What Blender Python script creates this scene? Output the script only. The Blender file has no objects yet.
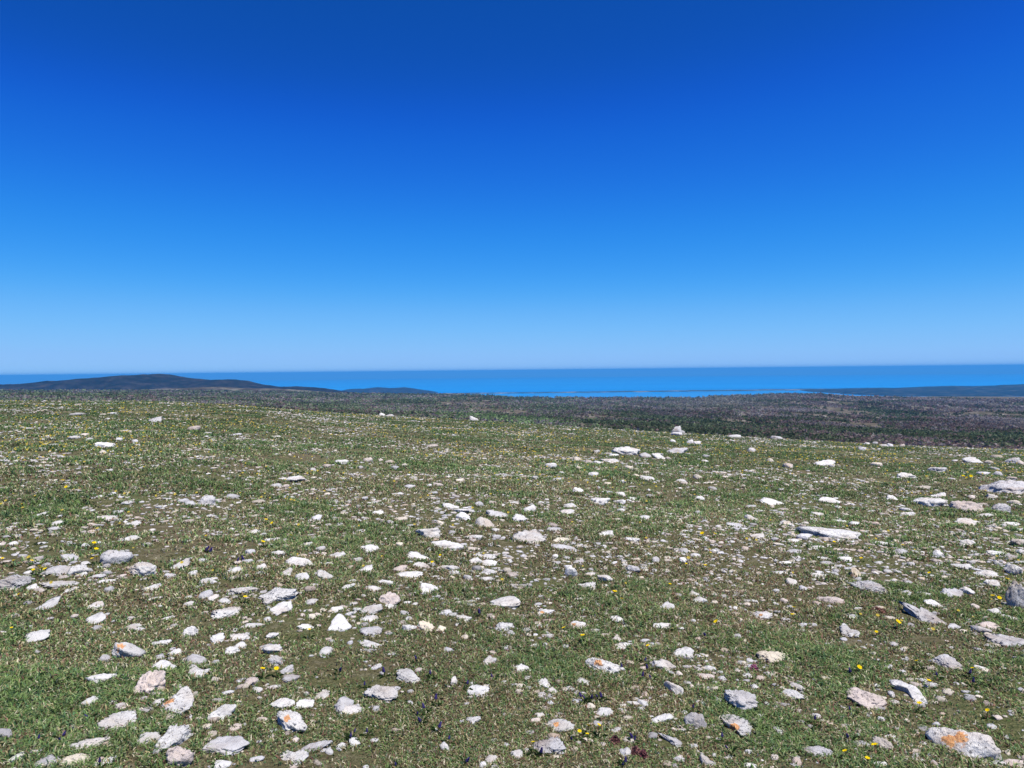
import bpy, bmesh, math, random
import numpy as np
from mathutils import Matrix, Vector

rng = np.random.default_rng(7)
random.seed(7)
scene = bpy.context.scene
COL = scene.collection
R = math.radians

# ------------------------------------------------------------------ view and terrain numbers
F_PX = 760.0
EYE = 1.65
PITCH = math.atan(13.25 / F_PX)
ROLL = math.atan(10.5 / 1024.0)
FW = np.array([0.0, math.cos(PITCH), -math.sin(PITCH)])
R0 = np.array([1.0, 0.0, 0.0])
U0 = np.cross(R0, FW)
RT = math.cos(ROLL) * R0 - math.sin(ROLL) * U0
UP = math.cos(ROLL) * U0 + math.sin(ROLL) * R0

SUN_EL = R(67.0)
SUN_AZ = R(124.0)            # measured from +y towards +x
SEA = -250.0
EARTH = 6.371e6


def hill_line(x):            # height of the level line in the photograph at column x
    return 376.0 - 10.5 * x / 1024.0


EDGE_X = np.array([-400, 0, 140, 170, 240, 290, 342, 450, 560, 684, 800, 900, 1024, 1400], float)
EDGE_Y = np.array([402, 401.5, 401.5, 402, 406, 410, 414, 419.5, 426.5, 434, 440.5, 446, 450.5, 458], float)
CREST_X = np.array([-400, 0, 150, 300, 342, 480, 510, 600, 690, 720, 780, 820, 850, 900, 1024, 1400], float)
CREST_Y = np.array([391, 390.5, 391, 393, 394.5, 396, 398.5, 399.3, 399, 397, 395, 394.3, 396.5, 397.5, 398, 398], float)


def dep_table(xs, ys):
    return (ys - hill_line(xs)) / F_PX


EDGE_D = dep_table(EDGE_X, EDGE_Y)
CREST_D = dep_table(CREST_X, CREST_Y)
D_STAR = 55.0
B_CURVE = EYE / D_STAR ** 2
S_MIN = 2.0 * EYE / D_STAR


def vhash(ix, iy, seed):
    h = (ix.astype(np.int64) * 374761393 + iy.astype(np.int64) * 668265263 + seed * 1442695041) & 0xFFFFFFFF
    h = ((h ^ (h >> 13)) * 1274126177) & 0xFFFFFFFF
    h = ((h ^ (h >> 16)) * 2246822519) & 0xFFFFFFFF
    return ((h ^ (h >> 15)) & 0xFFFFFF) / float(0xFFFFFF)


def vnoise(x, y, seed=0):
    x = np.asarray(x, float); y = np.asarray(y, float)
    ix = np.floor(x); iy = np.floor(y)
    fx = x - ix; fy = y - iy
    fx = fx * fx * (3 - 2 * fx); fy = fy * fy * (3 - 2 * fy)
    a = vhash(ix, iy, seed); b = vhash(ix + 1, iy, seed)
    c = vhash(ix, iy + 1, seed); d = vhash(ix + 1, iy + 1, seed)
    return (a * (1 - fx) + b * fx) * (1 - fy) + (c * (1 - fx) + d * fx) * fy


def fbm(x, y, seed=0, octaves=4):
    s = 0.0; a = 0.5; t = 0.0
    for k in range(octaves):
        s = s + a * vnoise(np.asarray(x) * 2 ** k + 17.3 * k, np.asarray(y) * 2 ** k - 9.1 * k, seed + k)
        t += a; a *= 0.5
    return s / t


def ground_z(x, y):
    """Height of the meadow; the eye is EYE above the origin."""
    x = np.asarray(x, float); y = np.asarray(y, float)
    r = np.hypot(x, y)
    yy = np.maximum(y, 1e-3)
    tx = np.clip(x / yy, -1.15, 1.15)
    u = 512.0 + F_PX * tx
    a = np.interp(u, EDGE_X, EDGE_D) - S_MIN * np.sqrt(1 + tx * tx)
    a = np.where(y > 0, a, 0.02)
    d = np.where(y > 0, y, 0.0)
    z = -a * d - B_CURVE * np.where(y > 0, r * r, 0.0)
    bump = (fbm(x * 0.45, y * 0.45, 3, 3) - 0.5) * 0.10 + (fbm(x * 2.1, y * 2.1, 5, 3) - 0.5) * 0.045
    fade = np.clip(r / 3.0, 0, 1)
    return z + bump * fade


def at(px, py):
    """Where the sight line through photo pixel (px, py) meets the meadow."""
    d = FW + (px - 512.0) / F_PX * RT - (py - 384.0) / F_PX * UP
    d = d / np.linalg.norm(d)
    t = np.concatenate([np.linspace(1.5, 12, 900), np.geomspace(12.02, 70, 1100)])
    p = d[None, :] * t[:, None]
    g = EYE + p[:, 2] - ground_z(p[:, 0], p[:, 1])
    k = np.argmax(g < 0)
    if not (g < 0).any():
        k = int(np.argmin(g[900:])) + 900
    q = p[k]
    return float(q[0]), float(q[1]), float(np.hypot(q[0], q[1]))


# ------------------------------------------------------------------ helpers
def link(o):
    COL.objects.link(o)
    return o


def mesh_np(name, verts, faces, mat=None, smooth=False, colors=None, color_name="tint"):
    me = bpy.data.meshes.new(name)
    verts = np.asarray(verts, np.float32); faces = np.asarray(faces, np.int32)
    nf, k = faces.shape
    me.vertices.add(len(verts)); me.vertices.foreach_set("co", verts.ravel())
    me.loops.add(nf * k); me.loops.foreach_set("vertex_index", faces.ravel())
    me.polygons.add(nf)
    me.polygons.foreach_set("loop_start", np.arange(0, nf * k, k, dtype=np.int32))
    me.polygons.foreach_set("loop_total", np.full(nf, k, np.int32))
    me.polygons.foreach_set("use_smooth", np.full(nf, smooth, bool))
    if colors is not None:
        at_ = me.attributes.new(color_name, 'FLOAT_COLOR', 'POINT')
        c = np.ones((len(verts), 4), np.float32); c[:, :3] = colors
        at_.data.foreach_set("color", c.ravel())
    if mat: me.materials.append(mat)
    me.update(calc_edges=True)
    return me


def tag(o, label=None, cat=None, group=None, kind=None):
    if label: o["label"] = label
    if cat: o["category"] = cat
    if group: o["group"] = group
    if kind: o["kind"] = kind
    return o


def grid_faces(nu, nv):
    i = np.arange(nu - 1)[:, None] * nv + np.arange(nv - 1)[None, :]
    i = i.ravel()
    return np.stack([i, i + nv, i + nv + 1, i + 1], 1)


class Mat:
    def __init__(self, name):
        self.m = bpy.data.materials.new(name); self.m.use_nodes = True
        self.t = self.m.node_tree; self.n = self.t.nodes; self.l = self.t.links
        self.b = self.n["Principled BSDF"]; self.out = self.n["Material Output"]

    def node(self, typ, **kw):
        n = self.n.new(typ)
        for k, v in kw.items():
            if hasattr(n, k): setattr(n, k, v)
            else: n.inputs[k].default_value = v
        return n

    def link(self, a, b): self.l.new(a, b)

    def ramp(self, fac, stops):
        r = self.n.new("ShaderNodeValToRGB")
        e = r.color_ramp.elements
        while len(e) > 1: e.remove(e[-1])
        e[0].position = stops[0][0]; e[0].color = (*stops[0][1], 1)
        for p, c in stops[1:]:
            x = e.new(p); x.color = (*c, 1)
        self.link(fac, r.inputs[0])
        return r.outputs[0]

    def noise(self, scale, detail=4, rough=0.55, coord=None, dist=0.0):
        n = self.node("ShaderNodeTexNoise")
        n.inputs["Scale"].default_value = scale; n.inputs["Detail"].default_value = detail
        n.inputs["Roughness"].default_value = rough; n.inputs["Distortion"].default_value = dist
        if coord is not None: self.link(coord, n.inputs["Vector"])
        return n.outputs["Fac"]

    def mix(self, fac, a, b, mode='MIX'):
        m = self.n.new("ShaderNodeMix"); m.data_type = 'RGBA'; m.blend_type = mode
        for s, v in ((m.inputs[0], fac), (m.inputs[6], a), (m.inputs[7], b)):
            if hasattr(v, "node"): self.link(v, s)
            elif isinstance(v, (int, float)): s.default_value = v
            else: s.default_value = (*v, 1)
        return m.outputs[2]

    def math(self, op, a, b=0.0, clamp=False):
        m = self.n.new("ShaderNodeMath"); m.operation = op; m.use_clamp = clamp
        for s, v in ((m.inputs[0], a), (m.inputs[1], b)):
            if hasattr(v, "node"): self.link(v, s)
            else: s.default_value = v
        return m.outputs[0]

    def bump(self, h, strength, dist):
        b = self.n.new("ShaderNodeBump"); b.inputs["Strength"].default_value = strength
        b.inputs["Distance"].default_value = dist
        self.link(h, b.inputs["Height"]); self.link(b.outputs[0], self.b.inputs["Normal"])

    def attr(self, name):
        a = self.n.new("ShaderNodeAttribute"); a.attribute_name = name
        return a


def leaf_material(name, translucent=0.35):
    M = Mat(name)
    a = M.attr("tint")
    d = M.n.new("ShaderNodeBsdfDiffuse"); t = M.n.new("ShaderNodeBsdfTranslucent")
    mx = M.n.new("ShaderNodeMixShader"); mx.inputs[0].default_value = translucent
    M.link(a.outputs["Color"], d.inputs[0]); M.link(a.outputs["Color"], t.inputs[0])
    M.link(d.outputs[0], mx.inputs[1]); M.link(t.outputs[0], mx.inputs[2])
    M.link(mx.outputs[0], M.out.inputs["Surface"])
    return M.m


# ------------------------------------------------------------------ materials
def make_rock_material():
    M = Mat("limestone")
    co = M.node("ShaderNodeTexCoord").outputs["Object"]
    inf = M.node("ShaderNodeObjectInfo")
    off = M.node("ShaderNodeVectorMath", operation='ADD')
    sc = M.node("ShaderNodeVectorMath", operation='SCALE'); sc.inputs[3].default_value = 37.0
    cmb = M.node("ShaderNodeCombineXYZ")
    for k in range(3): M.link(inf.outputs["Random"], cmb.inputs[k])
    M.link(cmb.outputs[0], sc.inputs[0]); M.link(co, off.inputs[0]); M.link(sc.outputs[0], off.inputs[1])
    v = off.outputs[0]
    n1 = M.noise(9, 6, 0.65, v)
    base = M.ramp(n1, [(0.27, (0.34, 0.325, 0.32)), (0.38, (0.54, 0.52, 0.505)), (0.52, (0.68, 0.665, 0.645)), (0.72, (0.78, 0.765, 0.74))])
    warm = M.noise(4, 3, 0.5, v)
    base = M.mix(M.ramp(warm, [(0.5, (0, 0, 0)), (0.72, (0.6, 0.6, 0.6))]), base, (0.47, 0.36, 0.27))
    tint = M.attr("tint")
    base = M.mix(1.0, base, tint.outputs["Color"], 'MULTIPLY')
    # dark lichen flecks, more of them where the stone carries many
    fl = M.attr("fleck")
    n2 = M.noise(62, 3, 0.55, v, 0.4)
    thr = M.math('MULTIPLY_ADD', fl.outputs["Fac"], 0.13)
    thr.node.inputs[2].default_value = -0.70
    dark = M.math('ADD', n2, thr)
    dark = M.math('MULTIPLY', dark, 14.0, True)
    base = M.mix(M.math('MULTIPLY', dark, 0.8), base, (0.055, 0.05, 0.055))
    # orange lichen
    li = M.attr("lichen")
    n3 = M.noise(34, 3, 0.6, v)
    lm = M.math('ADD', li.outputs["Fac"], M.math('MULTIPLY', n3, 1.5))
    lm = M.math('MULTIPLY', M.math('SUBTRACT', lm, 1.16), 7.0, True)
    base = M.mix(M.math("MULTIPLY", lm, 0.85), base, M.ramp(n2, [(0.35, (0.56, 0.20, 0.04)), (0.65, (0.70, 0.38, 0.14))]))
    M.link(base, M.b.inputs["Base Color"])
    M.b.inputs["Roughness"].default_value = 0.9
    M.b.inputs["Specular IOR Level"].default_value = 0.2
    vor = M.node("ShaderNodeTexVoronoi"); vor.inputs["Scale"].default_value = 22
    M.link(v, vor.inputs["Vector"])
    h = M.math('ADD', M.math('MULTIPLY', M.noise(30, 8, 0.7, v), 1.0), M.math('MULTIPLY', vor.outputs["Distance"], 0.5))
    M.bump(h, 0.9, 0.03)
    return M.m


def make_ground_material():
    M = Mat("meadow_soil")
    co = M.node("ShaderNodeNewGeometry").outputs["Position"]
    n1 = M.noise(0.9, 5, 0.6, co)
    n2 = M.noise(14, 6, 0.7, co)
    n3 = M.noise(55, 4, 0.7, co)
    soil = M.ramp(n2, [(0.30, (0.05, 0.036, 0.026)), (0.5, (0.14, 0.095, 0.070)), (0.66, (0.34, 0.28, 0.22))])
    moss = M.ramp(n3, [(0.32, (0.035, 0.048, 0.018)), (0.5, (0.10, 0.115, 0.045)), (0.7, (0.22, 0.20, 0.10))])
    M.link(M.mix(M.ramp(n1, [(0.38, (0.95, 0.95, 0.95)), (0.60, (0.45, 0.45, 0.45))]), soil, moss), M.b.inputs["Base Color"])
    M.b.inputs["Roughness"].default_value = 1.0
    M.b.inputs["Specular IOR Level"].default_value = 0.05
    M.bump(M.math('ADD', n2, n3), 1.0, 0.03)
    return M.m


def make_scrub_ground_material():
    M = Mat("scrubland_soil")
    co = M.node("ShaderNodeNewGeometry").outputs["Position"]
    mp = M.node('ShaderNodeMapping'); mp.inputs['Scale'].default_value = (1.0, 0.28, 1.0); M.link(co, mp.inputs['Vector'])
    n1 = M.noise(0.045, 5, 0.65, mp.outputs[0])
    n2 = M.noise(0.09, 6, 0.7, mp.outputs[0])
    a = M.ramp(n2, [(0.35, (0.05, 0.06, 0.035)), (0.5, (0.095, 0.078, 0.065)), (0.66, (0.15, 0.145, 0.115))])
    b = M.ramp(n2, [(0.35, (0.14, 0.14, 0.12)), (0.6, (0.30, 0.29, 0.27))])
    c = M.mix(M.ramp(n1, [(0.58, (0, 0, 0)), (0.70, (0.9, 0.9, 0.9))]), a, b)
    M.link(c, M.b.inputs["Base Color"])
    M.b.inputs["Roughness"].default_value = 1.0
    M.b.inputs["Specular IOR Level"].default_value = 0.0
    return M.m


def make_hill_material(name, c0, c1, c2, s):
    M = Mat(name)
    co = M.node("ShaderNodeNewGeometry").outputs["Position"]
    n = M.noise(s, 8, 0.68, co)
    M.link(M.ramp(n, [(0.36, c0), (0.52, c1), (0.70, c2)]), M.b.inputs["Base Color"])
    M.b.inputs["Roughness"].default_value = 1.0
    M.b.inputs["Specular IOR Level"].default_value = 0.0
    return M.m


def make_water_material(name, col, col2):
    M = Mat(name)
    co = M.node("ShaderNodeNewGeometry").outputs["Position"]
    mp = M.node("ShaderNodeMapping"); mp.inputs["Scale"].default_value = (0.00005, 0.0003, 1.0)
    M.link(co, mp.inputs["Vector"])
    n = M.noise(1.0, 5, 0.55, mp.outputs[0], 0.6)
    M.link(M.ramp(n, [(0.38, col), (0.62, col2)]), M.b.inputs["Base Color"])
    M.b.inputs["Roughness"].default_value = 0.55
    M.b.inputs["IOR"].default_value = 1.33
    M.b.inputs["Specular IOR Level"].default_value = 0.06
    return M.m


ROCK = make_rock_material()
GROUND = make_ground_material()
LEAF = leaf_material("grass_blades", 0.40)
SCRUB_LEAF = leaf_material("scrub_twigs", 0.35)
PETAL = leaf_material("petals", 0.30)

# ------------------------------------------------------------------ ground
th = np.linspace(-R(62), R(62), 520)
rr = np.concatenate([np.linspace(0.2, 1.8, 12)[:-1], np.geomspace(1.8, 150, 520)])
RRg, THg = np.meshgrid(rr, th, indexing='ij')
X = RRg * np.sin(THg); Y = RRg * np.cos(THg)
Z = ground_z(X, Y)
ground = link(bpy.data.objects.new("ground", mesh_np("ground", np.stack([X, Y, Z], -1).reshape(-1, 3), grid_faces(*X.shape)[:, ::-1], GROUND, True)))
tag(ground, "turf and stony soil of the open meadow", "ground", kind="structure")


def scrub_z(x, y, rough=True):
    r = np.hypot(x, y); yy = np.maximum(y, 1e-3)
    tx = np.clip(x / yy, -1.3, 1.3); u = 512 + F_PX * tx
    de = np.interp(u, EDGE_X, EDGE_D) + 0.012
    dc = np.interp(u, CREST_X, CREST_D)
    g = np.clip((np.log(np.maximum(yy, 100)) - math.log(150)) / (math.log(2300) - math.log(150)), 0, 1)
    dep = de + (dc - de) * g ** 0.85
    z = EYE - dep * yy
    if rough:
        amp = np.clip((r - 250) / 800, 0, 1) * np.clip((2300 - r) / 700, 0.12, 1)
        z = z + ((fbm(x / 260, y / 260, 21, 4) - 0.5) * 18 - 3) * amp
    zb = EYE - dc * 2300
    f = np.clip((yy - 2300) / 3600, 0, 1)
    drop = zb + (SEA - 12 - zb) * (f * f * (3 - 2 * f)) - f * 60
    return np.where(yy > 2300, np.minimum(drop, SEA - 30 + (1 - f) * 3000), z)


th = np.linspace(-R(47), R(47), 640)
rr = np.geomspace(135, 9500, 360)
RRg, THg = np.meshgrid(rr, th, indexing='ij')
X = RRg * np.tan(THg) * 0 + RRg * np.sin(THg) ; Y = RRg * np.cos(THg)
Z = scrub_z(X, Y)
scr = link(bpy.data.objects.new("terrain", mesh_np("terrain", np.stack([X, Y, Z], -1).reshape(-1, 3), grid_faces(*X.shape)[:, ::-1], make_scrub_ground_material(), True)))
tag(scr, "lower plateau of rough scrubland beyond the meadow", "terrain", kind="structure")

# far hills: each a ridge with its own distance and depth, height given along its crest
def ridge(name, label, dist, depth, prof, mat, rough=10.0, seed=0, base=None):
    px = np.array([p[0] for p in prof], float); py = np.array([p[1] for p in prof], float)
    top = EYE - (py - hill_line(px)) / F_PX * dist
    xs = (px - 512) / F_PX * dist
    base = SEA - 40 if base is None else base
    nu, nv = 420, 46
    u = np.linspace(xs[0], xs[-1], nu); v = np.linspace(-1, 1, nv)
    U, V = np.meshgrid(u, v, indexing='ij')
    T = np.interp(U, xs, top)
    shape = np.clip(np.cos(V * math.pi / 2), 0, 1) ** 0.9
    wob = (fbm(U / 900, V * 2 + 5, seed, 5) - 0.5)
    shape = np.clip(shape * (1 - np.abs(wob) * 0.5 * np.abs(V)), 0, 1)
    Zr = base + (T - base) * shape + (fbm(U / 220, V * depth / 220, seed + 9, 5) - 0.5) * rough * np.minimum(1, shape * 3)
    Yr = dist + V * depth + wob * depth * 0.25
    o = link(bpy.data.objects.new(name, mesh_np(name, np.stack([U, Yr, Zr], -1).reshape(-1, 3), grid_faces(nu, nv), mat, True)))
    return tag(o, label, "hills", kind="structure")


HILL = make_hill_material("wooded_hill", (0.006, 0.007, 0.007), (0.017, 0.015, 0.015), (0.055, 0.046, 0.046), 0.016)
HILL2 = make_hill_material("pale_coast", (0.006, 0.010, 0.012), (0.014, 0.018, 0.020), (0.08, 0.08, 0.08), 0.008)
ridge("hills", "long dark wooded ridge rising to a low summit", 4300, 1000,
      [(-260, 392), (-120, 387), (0, 383.5), (40, 382), (70, 380), (95, 378), (118, 376.5), (134, 374.4), (148, 373.2), (160, 374), (172, 376.2),
       (188, 379.3), (206, 381.2), (216, 380.6), (228, 380.2), (244, 381.4), (256, 383.5), (270, 385.6), (292, 386), (308, 387.4), (330, 390), (352, 393), (400, 402)], HILL, 34, 4)
ridge("hills", "rough nearer shoulder below the dark summit", 2900, 560,
      [(-300, 393), (-60, 391), (60, 390.5), (130, 390), (170, 388.6), (210, 387.4), (240, 388), (275, 389), (310, 391), (350, 393), (390, 395), (440, 399)],
      make_hill_material("shoulder_scrub", (0.03, 0.03, 0.02), (0.06, 0.05, 0.04), (0.20, 0.19, 0.15), 0.012), 9, 14)
ridge("hills", "small blue headland before the sea", 9300, 700,
      [(318, 399), (335, 392), (350, 388.8), (362, 388.6), (376, 387), (390, 388), (404, 387.2), (416, 389), (430, 391), (444, 394), (462, 399)], HILL, 12, 24)
ridge("hills", "low blue coastal hills across the bay", 7700, 2400,
      [(800, 397), (826, 392.6), (842, 391.0), (862, 390.4), (885, 389.5), (905, 388.6), (925, 388.8), (945, 387.6), (966, 386.5), (985, 386.4), (1004, 387.4), (1024, 386), (1060, 384), (1120, 385), (1200, 388)], HILL2, 7, 34, SEA - 60)

# ------------------------------------------------------------------ sea
th = np.linspace(-R(52), R(52), 160)
rr = np.concatenate([np.linspace(4000, 66000, 200)])
RRg, THg = np.meshgrid(rr, th, indexing='ij')
X = RRg * np.sin(THg); Y = RRg * np.cos(THg); Z = SEA - RRg ** 2 / (2 * EARTH)
sea = link(bpy.data.objects.new("sea", mesh_np("sea", np.stack([X, Y, Z], -1).reshape(-1, 3), grid_faces(*X.shape)[:, ::-1],
           make_water_material("sea_water", (0.006, 0.16, 0.44), (0.010, 0.21, 0.52)), True)))
tag(sea, "calm blue open sea out to the horizon", "sea", kind="structure")


def ribbon(name, label, cat, pts, dz, mat, seed):
    """A low bank or sheet of shallow water lying on the sea: (photo column, near distance, far distance)."""
    vs = []; xs = np.linspace(pts[0][0], pts[-1][0], 220)
    a = np.interp(xs, [p[0] for p in pts], [p[1] for p in pts]); b = np.interp(xs, [p[0] for p in pts], [p[2] for p in pts])
    w = (vnoise(xs / 9.0, xs * 0 + seed, seed) - 0.5) * 0.5 * (b - a)
    prof = [(0, -14), (0.08, 0), (0.3, 1), (0.7, 1), (0.92, 0), (1, -14)]
    V = []
    for i, px in enumerate(xs):
        for q, h in prof:
            y = a[i] + (b[i] - a[i]) * q + w[i] * (0.4 + q)
            x = (px - 512) / F_PX * y
            z = SEA - (x * x + y * y) / (2 * EARTH) + (dz * h if h > 0 else dz * 0.5 + h)
            V.append((x, y, z))
    o = link(bpy.data.objects.new(name, mesh_np(name, V, grid_faces(len(xs), len(prof)), mat, True)))
    return tag(o, label, cat, kind="structure")


ribbon("lagoon_water", "pale lagoon water inside the sand spit", "lagoon", [(470, 6500, 8550), (560, 6500, 8600), (700, 6500, 8700), (790, 6500, 8800), (840, 6500, 8800)], 2.0,
       make_water_material("lagoon_shallows", (0.014, 0.17, 0.42), (0.03, 0.20, 0.46)), 3)
SPIT = make_hill_material("sand_and_pines", (0.02, 0.03, 0.025), (0.05, 0.055, 0.045), (0.26, 0.24, 0.21), 0.006)
ribbon("sand_spit", "thin dark sand spit between lagoon and sea", "sand spit", [(430, 8600, 8720), (560, 8600, 8830), (700, 8650, 8980), (850, 8700, 9100), (900, 8700, 9100)], 9.0, SPIT, 5)

# ------------------------------------------------------------------ scrub on the plateau (one mass of bushes)
def unit(n):
    v = rng.normal(size=(n, 3)); return v / np.linalg.norm(v, axis=1, keepdims=True)


def build_scrub():
    n = 80000
    r = np.exp(math.log(150) + (math.log(2500) - math.log(150)) * rng.uniform(0, 1, n * 2) ** 0.8)
    a = rng.uniform(-R(42), R(42), n * 2)
    x = r * np.sin(a); y = r * np.cos(a)
    den = fbm(x / 170, y / 170, 51, 4); bare = fbm(x / 30, y / 150, 71, 4)
    keep = (rng.uniform(size=len(x)) < np.clip((0.66 - bare) * 9, 0.06, 1)) & (rng.uniform(size=len(x)) < 0.35 + 1.3 * den)
    x, y, r, den = x[keep][:n], y[keep][:n], r[keep][:n], den[keep][:n]
    n = len(x)
    z = scrub_z(x, y)
    size = (0.7 + 0.0021 * r) * rng.uniform(0.55, 1.35, n)
    kind = fbm(x / 60, y / 130, 91, 4) + rng.normal(0, 0.085, n)
    pal = np.array([[0.125, 0.090, 0.085], [0.145, 0.110, 0.108], [0.085, 0.095, 0.060], [0.060, 0.082, 0.048], [0.12, 0.19, 0.075], [0.17, 0.155, 0.15]])
    idx = np.where(kind < 0.41, 3, np.where(kind < 0.475, 2, np.where(kind < 0.53, 0, np.where(kind < 0.60, 1, 5))))
    u = 512 + F_PX * x / y
    green = np.exp(-((u - 500) / 70) ** 2) * np.clip(1 - np.abs(r - 420) / 260, 0, 1)
    idx = np.where(rng.uniform(size=n) < green * 1.2, 4, idx)
    lean = np.clip((760 - u) / 260, 0, 1)
    tone = np.where((rng.uniform(size=n) < lean * 0.45)[:, None], np.array([0.115, 0.145, 0.085]), pal[idx])
    tone = tone * (1.42 + 0.75 * (fbm(x / 60, y / 240, 95, 4) - 0.5)[:, None] * 2)
    pale = (np.exp(-((u - 720) / 60) ** 2) * np.clip((r - 1000) / 500, 0, 1) * rng.uniform(0.3, 1, n))[:, None]
    tone = tone * (1 - pale) + np.array([0.24, 0.24, 0.20]) * pale
    k = 20
    c = np.repeat(np.stack([x, y, z], 1), k, 0); s = np.repeat(size, k)
    d = unit(n * k); d[:, 2] = np.abs(d[:, 2])
    p = c + d * (s * rng.uniform(0.45, 1.0, n * k))[:, None] * np.array([0.85, 0.85, 1.0])
    e1 = unit(n * k); e2 = np.cross(e1, unit(n * k)); e2 /= np.linalg.norm(e2, axis=1, keepdims=True)
    q = (s * rng.uniform(0.14, 0.36, n * k))[:, None]
    V = np.stack([p + e1 * q, p + e2 * q, p - e1 * q * 0.8, p - e2 * q], 1).reshape(-1, 3)
    colr = np.repeat(tone * rng.uniform(0.8, 1.2, (n, 1)), k, 0) * rng.uniform(0.85, 1.15, (n * k, 1))
    o = link(bpy.data.objects.new("shrubbery", mesh_np("shrubbery", V, np.arange(n * k * 4).reshape(-1, 4), SCRUB_LEAF, False, np.repeat(colr, 4, 0))))
    tag(o, "brown and dark green scrub covering the plateau beyond the meadow", "shrubbery", kind="stuff")


build_scrub()

# ------------------------------------------------------------------ stones
# each line: column row width height flags | phrase.  Flags: + rises to one side, - falls, o orange lichen, d dark flecks, g grey, p pinkish, c cream, s smooth, n notch
STONES = """
962 744 52 36 - o d s|grey boulder with two orange patches
295 757 34 19 |two-pronged white stone
225 744 48 24 g s|flat five-sided grey slab
180 757 26 28 d p|brown-pitted boulder
175 736 42 32 + d|long leaning speckled boulder
177 702 36 26 o d|black-spotted stone with orange lichen
293 724 30 26 - o|white boulder with an orange corner
119 722 42 20 +|long slanting white slab
88 745 42 13 d|low slab with a pitted end
76 761 33 15 c|cream stone with a dark notch
148 686 30 26 p|pinkish stone split in two
127 653 26 20 - o|white block with an orange edge
198 672 25 18 d|small pyramid-shaped stone
338 622 28 19 s|sharp triangular white stone
383 694 33 18 -|white loaf-shaped stone
409 678 30 13 -|white stone bent at its end
473 721 16 9 |small T-shaped white stone
549 745 42 24 d g|rounded boulder with a dark underside
560 725 28 14 o|small stone with an orange disc
604 667 36 21 - o d|descending rock with an orange top
741 703 31 26 g|grey-white dome stone
740 727 40 25 - o d|white block with a big orange spot
671 740 38 20 - g|long curved pale slab
675 688 20 23 -|upright leaning oval stone
661 665 24 14 -|white bar-shaped stone
773 658 30 13 c|pale block with a yellow end
908 692 36 20 - s|bright white hooked stone
867 702 50 18 - d p|long dull crumbling ridge of rock
815 752 32 11 g d|grey stone over a dark hollow
883 745 20 15 -|crumbly stone by a yellow flower
949 665 30 11 - g|slim grey falling slab
924 616 58 17 - p g|long slab with a reddish hollow
850 631 23 18 - d|white stone with a brown notch
873 589 36 15 - g d|grey slab with a black crack
1018 604 20 32 d g t|tall boulder with a black side
1008 642 40 12 p g|broad pinkish slab
828 533 56 14 d|long white boulder with dark holes
1006 491 44 12 g d|largest dark-pitted boulder
999 511 20 10 g d t|grey pitted dome
967 509 34 12 - p|long pale strip of rock
927 503 36 11 -|broad flat pale slab
938 555 11 7 s|round bright white stone
571 575 12 13 s t|egg-shaped white stone
529 538 34 13 |broad bumpy white slab
505 602 29 12 s|smooth whale-backed white stone
545 613 20 5 o|thin bar with an orange middle
577 626 21 10 o|low stone with yellow-orange lichen
763 617 17 9 o|white stone with a red-orange corner
275 594 52 20 d|largest white speckled boulder
225 613 32 14 + d|dark-flecked leaf-shaped stone
280 609 26 14 +|slanting stone above a brown hollow
13 584 36 21 + g d|layered boulder with a dark seam
64 584 40 7 |long level white bar
117 560 28 14 d g t|boulder with a dark purple crown
141 571 30 17 -|lumpy white boulder
41 606 38 12 +|long white wedge
1 734 18 28 g s|tall pale bluish stone
205 503 18 11 g|knobbly purplish white rock
295 479 22 7 d|white stone with a black end
106 446 20 7 +|tilted white rock in distant turf
625 453 28 8 - d|long pale outcrop
677 428 11 9 t g|pointed capstone of the cairn
388 600 24 14 p|pinkish white block
447 547 31 10 |long hump-backed white stone
428 535 23 12 |craggy square white stone
486 525 20 11 s|rounded white boulder in a row
577 492 12 10 |squarish white stone
600 503 19 8 |domed pale stone
647 479 20 6 -|low white outcrop falling sideways
907 477 18 6 |white stone under the scrub line
474 420 8 6 t|lone white stone on the skyline
225 433 14 4 |pale rocks
"""
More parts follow.
